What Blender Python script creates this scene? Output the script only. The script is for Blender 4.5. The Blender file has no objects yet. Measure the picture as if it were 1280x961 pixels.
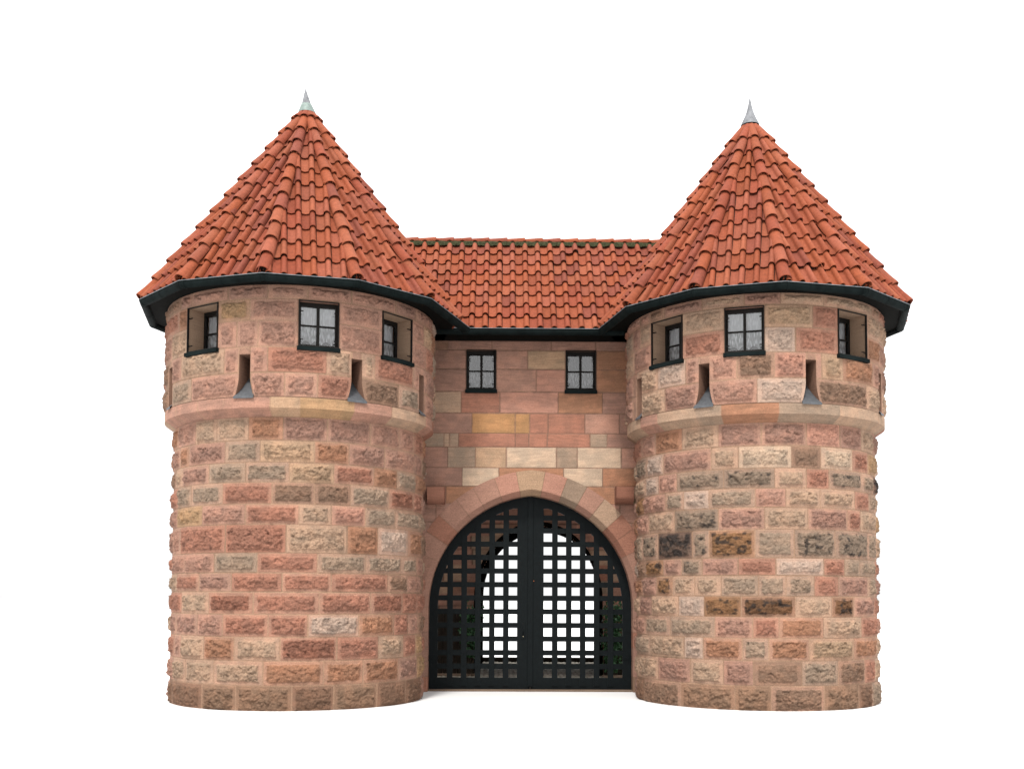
import bpy, math, random
import numpy as np
from mathutils import Vector, Matrix
random.seed(7); rng = np.random.default_rng(11)
S = bpy.context.scene; COL = S.collection
PI = math.pi
# ------------------------------------------------------------------ camera (solved from the photograph)
CX, CD, CZ = -0.499, 18.2366, 1.65
PITCH, YAW, ROLL, F, SY = 0.0536, 0.0113, 0.0043, 1303.1, 195.8
def cam_axes():
    X = np.array([math.cos(YAW), -math.sin(YAW), 0.]); Y = np.array([math.sin(YAW), math.cos(YAW), 0.]); Z = np.array([0, 0, 1.])
    fw = Y*math.cos(PITCH)+Z*math.sin(PITCH); up = -Y*math.sin(PITCH)+Z*math.cos(PITCH)
    r = X*math.cos(ROLL)+up*math.sin(ROLL); u = -X*math.sin(ROLL)+up*math.cos(ROLL)
    return r, u, fw
AR, AU, AF = cam_axes(); CP = np.array([CX, -CD, CZ])
def ray(px, py):
    return AF + AR*((px-640)/F) - AU*((py-480.5-SY)/F)
def on_plane(px, py, y):
    d = ray(px, py); t = (y-CP[1])/d[1]; return CP+d*t
def on_cyl(px, py, c, R):
    """angle from the front (towards +x) and height where the sight line meets a round wall"""
    d = ray(px, py); ox, oy = CP[0]-c[0], CP[1]-c[1]
    a = d[0]**2+d[1]**2; b = ox*d[0]+oy*d[1]; q = b*b-a*(ox*ox+oy*oy-R*R)
    t = (-b-math.sqrt(max(q, 0)))/a; P = CP+d*t
    return math.atan2(P[0]-c[0], -(P[1]-c[1])), P[2], q > 0
# ------------------------------------------------------------------ scene helpers
def link(o, parent=None):
    COL.objects.link(o)
    if parent is not None: o.parent = parent
    return o
def empty(name, label=None, cat=None, loc=(0, 0, 0), group=None, parent=None):
    o = bpy.data.objects.new(name, None); o.location = loc; link(o, parent); o.empty_display_size = .3
    tag(o, label, cat, group); return o
def tag(o, label=None, cat=None, group=None, kind=None):
    if label: o['label'] = label
    if cat: o['category'] = cat
    if group: o['group'] = group
    if kind: o['kind'] = kind
    return o
def mesh_np(name, V, Fq, mat, parent=None, col=None, smooth=True, tri=None):
    """V (n,3), quads (m,4) -> one mesh object"""
    me = bpy.data.meshes.new(name); V = np.asarray(V, np.float32); Fq = np.asarray(Fq, np.int32).reshape(-1, 4)
    n, m = len(V), len(Fq)
    me.vertices.add(n); me.vertices.foreach_set('co', V.ravel())
    me.loops.add(m*4); me.loops.foreach_set('vertex_index', Fq.ravel())
    me.polygons.add(m); me.polygons.foreach_set('loop_start', np.arange(0, 4*m, 4, dtype=np.int32))
    me.polygons.foreach_set('loop_total', np.full(m, 4, np.int32))
    me.update(calc_edges=True); me.validate()
    if smooth: me.polygons.foreach_set('use_smooth', np.ones(len(me.polygons), bool))
    if col is not None:
        a = me.color_attributes.new('Col', 'FLOAT_COLOR', 'POINT')
        c = np.ones((n, 4), np.float32); c[:, :col.shape[1]] = col; a.data.foreach_set('color', c.ravel())
    me.materials.append(mat); return link(bpy.data.objects.new(name, me), parent)
class MB:
    """collects polygons of ONE part"""
    def __init__(s): s.v = []; s.f = []; s.c = []; s.col = (1, 1, 1)
    def add(s, vs, fs):
        o = len(s.v); s.v += [tuple(map(float, p)) for p in vs]; s.c += [s.col]*len(vs); s.f += [tuple(i+o for i in f) for f in fs]
    def box(s, x0, x1, y0, y1, z0, z1, M=None):
        p = [Vector((x, y, z)) for x in (x0, x1) for y in (y0, y1) for z in (z0, z1)]
        if M is not None: p = [M @ q for q in p]
        s.add(p, [(0, 1, 3, 2), (4, 6, 7, 5), (0, 4, 5, 1), (2, 3, 7, 6), (0, 2, 6, 4), (1, 5, 7, 3)])
    def grid(s, rows, close=False):
        n = len(rows[0]); o = len(s.v)
        for r in rows: s.v += [tuple(map(float, p)) for p in r]; s.c += [s.col]*n
        for i in range(len(rows)-1):
            for j in range(n if close else n-1):
                k = (j+1) % n; s.f.append((o+i*n+j, o+i*n+k, o+(i+1)*n+k, o+(i+1)*n+j))
    def tube(s, a, b, r, n=10, r2=None):
        a, b = Vector(a), Vector(b); d = (b-a).normalized(); x = d.orthogonal().normalized(); y = d.cross(x); r2 = r if r2 is None else r2
        rows = [[c+(x*math.cos(t)+y*math.sin(t))*q for t in [2*PI*k/n for k in range(n)]] for c, q in ((a, r), (b, r2))]
        s.grid(rows, True); o = len(s.v)-2*n; s.f.append(tuple(range(o, o+n))[::-1]); s.f.append(tuple(range(o+n, o+2*n)))
    def build(s, name, mat, parent=None, smooth=False, bevel=0, colour=False, auto=None):
        me = bpy.data.meshes.new(name); me.from_pydata(s.v, [], s.f); me.update()
        if colour:
            a = me.color_attributes.new('Col', 'FLOAT_COLOR', 'POINT')
            c = np.ones((len(s.v), 4), np.float32); c[:, :3] = np.array(s.c)[:, :3]; a.data.foreach_set('color', c.ravel())
        if smooth: me.polygons.foreach_set('use_smooth', [True]*len(me.polygons))
        me.materials.append(mat); o = link(bpy.data.objects.new(name, me), parent)
        if bevel:
            b = o.modifiers.new('bevel', 'BEVEL'); b.width = bevel; b.segments = 2; b.limit_method = 'ANGLE'
        return o
# ------------------------------------------------------------------ colours
def lin(c): return tuple(((x/255)/12.92 if x/255 <= .04045 else ((x/255+.055)/1.055)**2.4) for x in c)
KS = 0.545
def L3(*c): return np.array(lin(c))*KS
PAL = {'p': L3(192, 142, 124), 'P': L3(206, 146, 126), 'r': L3(180, 118, 97), 'R': L3(163, 102, 82), 't': L3(196, 165, 138),
       'g': L3(170, 150, 130), 'y': L3(192, 154, 108), 'Y': L3(196, 144, 84), 'w': L3(204, 180, 164), 'W': L3(214, 190, 164),
       'm': L3(174, 130, 116), 'o': L3(180, 125, 92), 'O': L3(146, 104, 60), 'b': L3(146, 116, 96), 'B': L3(112, 76, 42),
       'k': L3(146, 132, 116), 'K': L3(78, 72, 70), 'd': L3(132, 100, 80), 'D': L3(150, 118, 94), 'c': L3(200, 166, 132), '.': L3(180, 138, 118), 's': L3(150, 112, 94)}
for _k in PAL:
    _c = PAL[_k]; _l = _c.mean(); _c = _l+(_c-_l)*.80; PAL[_k] = (_c*.84+.16*L3(196, 148, 118))*np.array([1.035, .985, .925])
MORT = L3(192, 155, 128)
PINK = L3(200, 157, 134)
KEYS = list('pprrtgmmotbw')
# ------------------------------------------------------------------ noise
LAT = rng.random((256, 256))
def vn(x, y, s=0):
    x = np.asarray(x, float)+17.3*s; y = np.asarray(y, float)+31.7*s
    xi = np.floor(x).astype(int); yi = np.floor(y).astype(int); fx = x-xi; fy = y-yi
    fx = fx*fx*(3-2*fx); fy = fy*fy*(3-2*fy)
    a = LAT[xi & 255, yi & 255]; b = LAT[(xi+1) & 255, yi & 255]; c = LAT[xi & 255, (yi+1) & 255]; d = LAT[(xi+1) & 255, (yi+1) & 255]
    return (a*(1-fx)+b*fx)*(1-fy)+(c*(1-fx)+d*fx)*fy
def fbm(x, y, s=0): return (vn(x, y, s)+.5*vn(2*x, 2*y, s+1)+.25*vn(4*x, 4*y, s+2))/1.75
def facet(x, y, s):
    """broken rock: the highest of a few tilted chips in each cell"""
    xi = np.floor(x).astype(int); yi = np.floor(y).astype(int); best = np.full(np.broadcast(x, y).shape, 9.); h = np.zeros(best.shape)
    for i in (-1, 0, 1):
        for j in (-1, 0, 1):
            a, b = (xi+i) & 255, (yi+j) & 255
            px = LAT[a, b]; py = LAT[(a+91) & 255, (b+47+s) & 255]; hh = LAT[(a+13) & 255, (b+151+s) & 255]
            tx = LAT[(a+5) & 255, (b+77) & 255]-.5; ty = LAT[(a+201) & 255, (b+19) & 255]-.5
            dx = x-(xi+i+px); dy = y-(yi+j+py); d = dx*dx+dy*dy; m = d < best
            best = np.where(m, d, best); h = np.where(m, hh+dx*tx*1.1+dy*ty*1.1, h)
    return h
# ------------------------------------------------------------------ masonry as a real relief
def axis(a, b, step, snaps, fine=None, coarse=.05):
    if fine is None: g = np.linspace(a, b, int(round((b-a)/step))+1)
    else:
        g = np.concatenate([np.linspace(a, fine[0], max(2, int((fine[0]-a)/coarse)))[:-1], np.linspace(fine[0], fine[1], int((fine[1]-fine[0])/step)),
                            np.linspace(fine[1], b, max(2, int((b-fine[1])/coarse)))[1:]])
    for s in snaps:
        if a < s < b: g[np.argmin(abs(g-s))] = s
    return np.sort(g)
def masonry(name, mapfn, us, zs, courses, mat, parent, holes=(), rustic=True, warp=None, joint=.010, relief=1.0, mort=MORT, tone=1.0, flatz=None, grain=False):
    U, Z = np.meshgrid(us, zs); nz, nu = U.shape
    H = np.zeros((nz, nu)); C = np.zeros((nz, nu, 4)); edges = np.array([c[0] for c in courses]+[courses[-1][1]])
    for i, z in enumerate(zs):
        k = int(np.clip(np.searchsorted(edges, z, 'right')-1, 0, len(courses)-1)); z0, z1, bs = courses[k]
        b = np.array([q[0] for q in bs]+[bs[-1][1]]); j = np.clip(np.searchsorted(b, us, 'right')-1, 0, len(bs)-1)
        B0, B1 = b[j], b[j+1]; P = np.array([q[3] for q in bs])[j]; base = np.array([PAL[q[2]] for q in bs])[j]
        code = np.array([q[2] for q in bs])[j]
        w1 = .004*(vn(us*14, z*14, 3)-.5)
        dz = np.minimum(z-z0+(z0 <= edges[0]+1e-6)*.5*0, z1-z); du = np.minimum(us-B0, B1-us); dm = np.minimum(du, dz)+w1
        sd = P[:, 0]*200
        m1 = P[:, 1]; hb = P[:, 2]; ra = P[:, 3]
        flat = (code == '.') if rustic else np.ones(nu, bool)
        mj = np.clip((dm-joint*.55)/.006, 0, 1)                                     # 0 in the joint
        dh_ = np.full(nu, 9.)
        for h in (holes if rustic else ()):
            ox = np.maximum(np.maximum(h[0]-us, us-h[1]), 0); oz = max(h[2]-z, z-h[3], 0.); dh_ = np.minimum(dh_, np.hypot(ox, oz))
        edge = np.minimum(np.minimum(du*1.0, dz*1.15), dh_)-m1+.030*(fbm(us*22+sd, z*22)-.5)+.012*(vn(us*60+sd, z*60)-.5)
        bo = np.clip(edge/.012, 0, 1); bo = bo*bo*(3-2*bo); dome = np.sqrt(np.clip(edge/.09, 0, 1))
        f1 = facet(us*11+sd, z*15+sd, 0); f2 = facet(us*24+sd*2, z*28, 5); f3 = facet(us*48, z*52+sd, 9)
        rock = .50*f1+.33*f2+.17*f3; pit = np.clip((vn(us*45+sd, z*45, 6)-.72)*3, 0, 1)
        h = bo*(hb*(.25+.85*dome)+ra*(rock-.42)*1.75-.022*pit*P[:, 4])
        h = np.where(flat, 0, h)*relief
        h = h+.0022*(fbm(us*60, z*60, 2)-.5)*mj-(1-mj)*.007
        H[i] = h
        # colour: each stone its own tone with mineral patches and streaks
        if rustic:
            mf = (.12+.55*P[:, 7])*np.where(np.isin(code, ['d', 'D']), .3, 1); mf = (mf*(1-bo)*(~flat))[:, None]; base = base*(1-mf)+PINK*mf
        pt = np.clip((fbm(us*7+sd, z*9+sd, 4)-.5)*3.2, -.5, .6)[:, None]
        warm = np.array([1.06, .97, .92]); c = base*np.where(flat, 1., 1.05-.05*bo)[:, None]*(1+.25*pt*(warm-1)*2)*(1+.16*pt)
        st = fbm(us*(3 if grain else 5)+sd, z*(42 if grain else 30)+sd*.3+(us*P[:, 5]*8 if grain else 0), 7)-.5
        c = c*(1+(.30 if grain else .14)*st)[:, None]
        fine = vn(us*85, z*85, 8)-.5; c = c*(1+.20*fine)[:, None]
        if rustic:
            dirt = np.clip((fbm(us*16+sd, z*20+sd, 12)-.50)*3.2, 0, 1)*bo*(~flat)
            c = c*(1-(.05+.36*dirt*P[:, 6]+.30*pit)[:, None]*np.array([1, 1.0, .98])*(bo*(~flat))[:, None])  # noise dirt, plus crevice shade painted into the pits
            blk = np.isin(code, ['k', 'K', 'O', 'B']); th = np.where(code == 'K', .40, np.where(code == 'k', .60, np.where(code == 'B', .53, .56)))
            sm = np.clip((fbm(us*13+sd, z*15, 14)-th)*7, 0, 1)*blk*np.clip((dm-.02)/.03, 0, 1)
            c = c*(1-.82*sm)[:, None]+.82*sm[:, None]*L3(48, 45, 44)
            # sparse light flecks where the face broke recently
            fl = np.clip((vn(us*36+sd, z*36, 16)-.80)*6, 0, 1)*bo*(~flat); c = c*(1+.28*fl)[:, None]
        mt = mort*(1+.25*(fbm(us*20, z*20, 9)-.5))[:, None]*np.where(P[:, 7] > .45, 1.0, .78)[:, None]
        c = mt*(1-mj)[:, None]+c*mj[:, None]
        C[i, :, :3] = c*tone; C[i, :, 3] = 1
    if warp is not None: U = warp(U, Z)
    V = mapfn(U, Z, H).reshape(-1, 3)
    idx = np.arange(nz*nu).reshape(nz, nu); q = np.stack([idx[:-1, :-1], idx[:-1, 1:], idx[1:, 1:], idx[1:, :-1]], -1)
    uc = .5*(us[:-1]+us[1:]); zc = .5*(zs[:-1]+zs[1:]); keep = np.ones((nz-1, nu-1), bool)
    for h in holes:
        if callable(h): keep &= ~h(*np.meshgrid(uc, zc))
        else: keep &= ~(((uc > h[0]) & (uc < h[1]))[None, :] & ((zc > h[2]) & (zc < h[3]))[:, None])
    used = q[keep].reshape(-1, 4); ids, inv = np.unique(used, return_inverse=True)
    return mesh_np(name, V[ids], inv.reshape(-1, 4), mat, parent, C.reshape(-1, 4)[ids])
def prm():
    return [random.random(), random.uniform(.044, .066), random.uniform(.015, .033), random.uniform(.020, .034), random.random(), random.uniform(-1, 1), random.uniform(.3, 1), random.random()]
# ------------------------------------------------------------------ materials
def nmat(name):
    m = bpy.data.materials.new(name); m.use_nodes = True; nt = m.node_tree; b = nt.nodes['Principled BSDF']; return m, nt, b
def N(nt, t, **k):
    n = nt.nodes.new(t)
    for a, v in k.items():
        if a in n.inputs: n.inputs[a].default_value = v
        else: setattr(n, a, v)
    return n
def noise(nt, scale, detail=4, stretch=None, rough=.6):
    tc = N(nt, 'ShaderNodeTexCoord'); n = N(nt, 'ShaderNodeTexNoise', Scale=scale, Detail=detail, Roughness=rough)
    if stretch:
        mp = N(nt, 'ShaderNodeMapping'); mp.inputs['Scale'].default_value = stretch; nt.links.new(tc.outputs['Object'], mp.inputs[0]); nt.links.new(mp.outputs[0], n.inputs['Vector'])
    else: nt.links.new(tc.outputs['Object'], n.inputs['Vector'])
    return n.outputs['Fac']
def mulcol(nt, src, fac, lo, hi, f0=.3, f1=.7):
    mr = N(nt, 'ShaderNodeMapRange'); mr.inputs[1].default_value = f0; mr.inputs[2].default_value = f1; mr.inputs[3].default_value = lo; mr.inputs[4].default_value = hi
    nt.links.new(fac, mr.inputs[0]); v = N(nt, 'ShaderNodeVectorMath', operation='SCALE'); nt.links.new(src, v.inputs[0]); nt.links.new(mr.outputs[0], v.inputs['Scale']); return v.outputs[0]
def bump(nt, b, fac, strength, dist, prev=None):
    bn = N(nt, 'ShaderNodeBump', Strength=strength, Distance=dist); nt.links.new(fac, bn.inputs['Height'])
    if prev: nt.links.new(prev, bn.inputs['Normal'])
    nt.links.new(bn.outputs[0], b.inputs['Normal']); return bn.outputs[0]
def mat_stone(name, bs=.6, streak=False):
    m, nt, b = nmat(name); a = N(nt, 'ShaderNodeAttribute', attribute_name='Col')
    c = mulcol(nt, a.outputs['Color'], noise(nt, 70, 5, rough=.75), .66, 1.30); c = mulcol(nt, c, noise(nt, 1.3, 3), .90, 1.08)
    if streak: c = mulcol(nt, c, noise(nt, 3, 6, (1, 1, 14)), .88, 1.1)
    nt.links.new(c, b.inputs['Base Color']); b.inputs['Roughness'].default_value = .92; b.inputs['Specular IOR Level'].default_value = .2
    p = bump(nt, b, noise(nt, 55, 6, rough=.75), bs*1.5, .016); bump(nt, b, noise(nt, 210, 3), bs*.6, .004, p); return m
def mat_tile():
    m, nt, b = nmat('clay_tile'); a = N(nt, 'ShaderNodeAttribute', attribute_name='Col')
    c = mulcol(nt, a.outputs['Color'], noise(nt, 22, 5), .80, 1.15); c = mulcol(nt, c, noise(nt, 120, 3), .88, 1.1)
    # lichen and grey weathering in small patches
    mx = N(nt, 'ShaderNodeMix', data_type='RGBA'); mr = N(nt, 'ShaderNodeMapRange'); mr.inputs[1].default_value = .66; mr.inputs[2].default_value = .76
    mr.inputs[4].default_value = .55
    nt.links.new(noise(nt, 9, 6, rough=.75), mr.inputs[0]); nt.links.new(mr.outputs[0], mx.inputs[0]); nt.links.new(c, mx.inputs[6]); mx.inputs[7].default_value = (*L3(110, 96, 72), 1)
    nt.links.new(mx.outputs[2], b.inputs['Base Color']); b.inputs['Roughness'].default_value = .75; b.inputs['Specular IOR Level'].default_value = .12
    p = bump(nt, b, noise(nt, 45, 5), .35, .006); bump(nt, b, noise(nt, 180, 2), .25, .002, p); return m
def mat_plain(name, rgb, rough=.5, metal=0, var=.2, sc=25, spec=.5, bs=.15):
    m, nt, b = nmat(name); r = N(nt, 'ShaderNodeRGB'); r.outputs[0].default_value = (*rgb, 1)
    c = mulcol(nt, r.outputs[0], noise(nt, sc, 5), 1-var, 1+var); nt.links.new(c, b.inputs['Base Color'])
    b.inputs['Roughness'].default_value = rough; b.inputs['Metallic'].default_value = metal; b.inputs['Specular IOR Level'].default_value = spec
    if bs: bump(nt, b, noise(nt, sc*3, 4), bs, .003)
    return m
M = {}
M['stone'] = mat_stone('rough_sandstone'); M['ashlar'] = mat_stone('smooth_sandstone', .25, True); M['tile'] = mat_tile()
M['gutter'] = mat_plain('dark_gutter_metal', (.006, .009, .009), .7, .0, .35, 6, .03)
M['soffit'] = mat_plain('shade_black_eave_boards', (.004, .004, .0035), .9, 0, .3, 12, .05)  # shade under the eaves is put into the boards' near-black colour
M['iron'] = mat_plain('blackish_green_gate_paint', (.0022, .0040, .0046), .6, 0, .3, 14, .12)
M['frame'] = mat_plain('dark_brown_window_wood', (.008, .0065, .0055), .6, 0, .3, 30, .15)
M['lead'] = mat_plain('grey_sheet_lead', (.075, .08, .088), .5, .3, .25, 18, .5)
M['zinc'] = mat_plain('zinc_sheet', (.15, .155, .165), .6, .0, .3, 14, .12)
M['verdigris'] = mat_plain('pale_verdigris', (.13, .17, .155), .6, .1, .2, 20, .5)
M['deck'] = mat_plain('dark_roof_deck', (.030, .016, .012), .9, 0, .2, 10, .2)
M['moss'] = mat_plain('mossy_mortar', (.030, .031, .015), .95, 0, .8, 40, .1, .8)
M['dark'] = mat_plain('shade_black_plaster', (.004, .0035, .003), .95, 0, .3, 8, .0)  # near-black colour stands in for the shade inside the tunnel
M['timber'] = mat_plain('dark_timber', (.022, .016, .011), .8, 0, .4, 12, .2)
M['leaf'] = mat_plain('ivy_leaf', (.03, .10, .035), .5, 0, .5, 20, .4, 0)
M['stem'] = mat_plain('ivy_stem', (.05, .035, .02), .9)
M['rust'] = mat_plain('rust', (.35, .09, .02), .8); M['brass'] = mat_plain('worn_brass', (.5, .42, .28), .4, .7)
def mat_pane():
    m, nt, b = nmat('window_glass'); nt.nodes.remove(b); out = nt.nodes['Material Output']
    t = N(nt, 'ShaderNodeBsdfTransparent'); t.inputs[0].default_value = (.93, .94, .94, 1); g = N(nt, 'ShaderNodeBsdfGlossy'); g.inputs['Roughness'].default_value = .04
    f = N(nt, 'ShaderNodeFresnel'); f.inputs[0].default_value = 2.3; mx = N(nt, 'ShaderNodeMixShader')
    nt.links.new(f.outputs[0], mx.inputs[0]); nt.links.new(t.outputs[0], mx.inputs[1]); nt.links.new(g.outputs[0], mx.inputs[2]); nt.links.new(mx.outputs[0], out.inputs[0]); return m
M['pane'] = mat_pane()
def mat_curtain(name, rgb, open_):
    m, nt, b = nmat(name); out = nt.nodes['Material Output']; b.inputs['Base Color'].default_value = (*rgb, 1); b.inputs['Roughness'].default_value = .9
    t = N(nt, 'ShaderNodeBsdfTransparent'); mx = N(nt, 'ShaderNodeMixShader'); tc = N(nt, 'ShaderNodeTexCoord')
    mp = N(nt, 'ShaderNodeMapping'); mp.inputs['Scale'].default_value = (30, 1, 7); nt.links.new(tc.outputs['Object'], mp.inputs[0])
    v = N(nt, 'ShaderNodeTexVoronoi', Scale=1.6); nt.links.new(mp.outputs[0], v.inputs['Vector'])
    mr = N(nt, 'ShaderNodeMapRange'); mr.inputs[1].default_value = .25; mr.inputs[2].default_value = .62; mr.inputs[3].default_value = open_[0]; mr.inputs[4].default_value = open_[1]
    nt.links.new(v.outputs['Distance'], mr.inputs[0]); nt.links.new(mr.outputs[0], mx.inputs[0]); nt.links.new(b.outputs[0], mx.inputs[1]); nt.links.new(t.outputs[0], mx.inputs[2]); nt.links.new(mx.outputs[0], out.inputs[0]); return m
M['lace'] = mat_curtain('white_lace', (.88, .89, .92), (.0, .55)); M['voile'] = mat_curtain('white_voile', (.88, .89, .92), (.04, .2))
M['lace_dim'] = mat_curtain('shaded_lace', (.36, .35, .37), (.05, .75)); M['voile_dim'] = mat_curtain('shaded_voile', (.15, .145, .15), (.2, .45))  # darkened copies of the curtains: dimmer light of the gate windows in the colour
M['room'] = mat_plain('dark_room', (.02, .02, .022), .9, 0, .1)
def mat_ground():
    m, nt, b = nmat('pale_ground'); r = N(nt, 'ShaderNodeRGB'); r.outputs[0].default_value = (.56, .56, .56, 1)
    nt.links.new(mulcol(nt, r.outputs[0], noise(nt, .6, 4), .99, 1.01), b.inputs['Base Color']); b.inputs['Roughness'].default_value = 1; b.inputs['Specular IOR Level'].default_value = 0; return m
M['ground'] = mat_ground()
def mat_cobble():
    m, nt, b = nmat('cobbles'); a = N(nt, 'ShaderNodeAttribute', attribute_name='Col')
    nt.links.new(mulcol(nt, a.outputs['Color'], noise(nt, 60, 5), .7, 1.25), b.inputs['Base Color']); b.inputs['Roughness'].default_value = .85; bump(nt, b, noise(nt, 90, 4), .5, .006); return m
M['cobble'] = mat_cobble()
# ------------------------------------------------------------------ the gatehouse
GH = empty('castle_gatehouse', 'red sandstone gatehouse with two round towers, pointed orange tiled roofs and a black lattice gate', 'gatehouse')
YE = -.743
ZB, ZM, ZE = 4.2634, 4.3721, 6.1998
T = {'L': dict(c=(-3.7791, -1.092), Rl=2.0019, Ru=2.1528, Re=2.6033, phi=.040, sx=-1),
     'R': dict(c=(3.715, -.9552), Rl=1.9318, Ru=2.0801, Re=2.5345, phi=-.0478, sx=1)}
ROWS = {
'L': dict(x=335, ys=[520, 550, 577.5, 602.5, 629.6, 655, 690.6, 715.6, 739.6, 767.7, 796, 826, 857], rows=[
 ('218 244.5 271 310.5 354 409.5 463 499 531', 'pttommpp'), ('215 225.5 236.5 281.5 325 393.5 436.5 481 517.5 531', 'momgcompm'),
 ('215 228.5 261 307 361.5 417.5 467.5 496.5 530', 'tmggcrog'), ('214 239 278 340 393 438.5 486.5 516.5 530', 'ggrbbgRr'),
 ('213 221.5 252.5 306.5 373.5 414.5 457 494.5 522.5 529', 'myprtPggg'), ('213 225.5 281.5 357.5 434 472.5 510 528', 'prrtowo'),
 ('213 231 267.5 321.5 397 457.5 502 528', 'ppgrggg'), ('213 221 248.5 289 352.5 414 485 509 527', 'trmrrrbp'),
 ('212 227 260.5 316.5 399 463.5 503 527', 'rtRrrRr'), ('212 220.5 246.5 278 335 385 448.5 492.5 510 526', 'mmprrworp'),
 ('212 226 254.5 292.5 350 421 473 504 519 526', 'ptotRrtry'), ('210 231.5 267 328.5 404.5 454 498 521 526', 'tttooomy'),
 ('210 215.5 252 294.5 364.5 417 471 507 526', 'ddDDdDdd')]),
'R': dict(x=947, ys=[525, 557, 585, 610, 634, 661.5, 697, 719, 745, 771, 797.6, 825.5, 857], rows=[
 ('796 819.5 852.5 897.5 951.5 1008 1050 1076.5 1095', 'potmmPmt'), ('796 809 829 889 923 989.5 1026 1065.5 1084.5 1096', 'kwmtWbWry'),
 ('796 823 846 904.5 968.5 1008 1036.5 1077 1091 1097', 'wpkktrkgK'), ('795 805 832 854.5 886 944 982.5 1025.5 1068.5 1086 1097', 'Opgwgpttrg'),
 ('796 811 843 898 956 1010 1059 1075.5 1094 1097', 'ptkmtmrty'), ('796 803.5 822.5 865.5 886 944 993 1044 1084.5 1097', 'gkKkOgkkg'),
 ('796 808 829 852 877.5 922.5 970 1030 1056 1075 1097', 'bOmkmrwrgg'), ('796 803.5 820.5 841 868 901.5 948 982.5 1018 1048.5 1085 1097', 'omOttgggrmg'),
 ('796 800.5 814.5 848 880 926.5 994.5 1040 1067.5 1092 1097', 'tmtwOBtBmr'), ('796 807 837.5 893.5 941 974 1029.5 1077 1097', 'pggprotr'),
 ('796 813 855 879 928 961 1012 1067.5 1095 1099', 'gtwogocot'), ('797 822.5 863 904 942 1002.5 1048 1081 1099', 'tmtmbgbr'),
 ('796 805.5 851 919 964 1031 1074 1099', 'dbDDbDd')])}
UP = {
'L': dict(x=340, ys=[355, 372.7, 400, 433, 465, 495.9], rows=[
 ('215 240 285 335 385 440 495 520 545', 'mpmpmpmp'), ('208 236.5 270.5 312.5 373 424 479 513.5 530 545', 'o.yp.p.pc'),
 ('208 215.5 236.5 270.5 296 322.5 373 424 479 513.5 545', 'pt.ppp.p.p'), ('208 226.5 280 298.5 312.5 334.5 408.7 440 452 468.6 517 545', 'mtp.prt.trp'),
 ('208 211.5 215.2 239 298.5 312.5 355.8 397 440 452 498.6 526.5 531 545', 'b.gp.ppr.bg.p')], band=('206 247 279 337.5 375 443 490 532 541', 'pppcyptp')),
'R': dict(x=961, ys=[366, 380.5, 408.7, 440, 472, 503.5], rows=[
 ('790 830 878 930 976 1030 1090 1103', 'bmtmttb'), ('787 817 850.5 905.5 955.5 1016 1049 1081.5 1098.6 1105', 't.t.cr.tt'),
 ('787 793 817 850.5 905.5 955.5 994.4 1049 1081.5 1105', 'tp.r.wr.o'), ('787 792 796 822 856.8 874 886 921 968 1008.3 1019.5 1027.4 1053.6 1091 1098.6 1101.6 1105', 'm.twp.pbP.pcop.m'),
 ('787 792 796 831 874 886 946.5 1008.3 1019.5 1083.6 1098.6 1101.6 1105', 'm.tm.pw.bt.t')], band=('786 800.7 822 870 901.4 974 1050 1072 1106', 'tptgogtt'))}
WIN_PX = {'L': [(236.5, 270.5), (373, 424), (479, 513.5)], 'R': [(817, 850.5), (905.5, 955.5), (1049, 1081.5)]}
SLIT_PX = {'L': [(211.5, 215.2), (298.5, 312.5), (440, 452), (526.5, 531)], 'R': [(792, 796), (874, 886), (1008.3, 1019.5), (1098.6, 1101.6)]}
def fill(u, umax, sgn, out, first=None):
    while u*sgn < umax:
        w = random.uniform(.28, .75); v = u+sgn*w
        if (umax-v*sgn) < .25: v = sgn*umax
        c = first or random.choice(KEYS); first = None
        out.append((min(u, v), max(u, v), c, prm())); u = v
def round_courses(t, R, side, data, zlast=None):
    x, ys, rows = data['x'], data['ys'], data['rows']; c = t['c']
    zt = [on_cyl(x, y, c, R)[1] for y in ys]; out = []
    for k, (xs, codes) in enumerate(rows):
        z1 = zt[k]; z0 = zt[k+1] if k+1 < len(zt) else zlast
        if k == 0 and 'ztop' in data: z1 = data['ztop']
        if k == 0 and 'zabove' in data: z1 = data['zabove']
        py = 720-(z0+z1)*.5*0; xs = [float(q) for q in xs.split()]
        zm = .5*(z0+z1); b = []
        for q in xs[1:-1]:
            yy = ys[k]+8
            for _ in range(12):                      # follow the course round the wall
                th, zz, ok = on_cyl(q, yy, c, R); yy += (zz-zm)*75
            b.append(R*th)
        L = []; bl = []
        for i in range(len(b)-1): bl.append((b[i], b[i+1], codes[i+1], prm()))
        lf, rt = [], []
        if zm > 4.35 and k >= 1:                    # beside openings keep the read widths, then fill
            pass
        fill(b[0], PI*R, -1, lf, codes[0]); fill(b[-1], PI*R, 1, rt, codes[-1])
        out.append((z0, z1, lf[::-1]+bl+rt))
    out.sort(key=lambda q: q[0]); return out, zt
def jamb(mb, pts_out, depth_dir):
    """ring of outer points pushed inwards"""
    a = [Vector(p) for p in pts_out]; b = [p+depth_dir for p in a]; mb.grid([a+[a[0]], b+[b[0]]])
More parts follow.
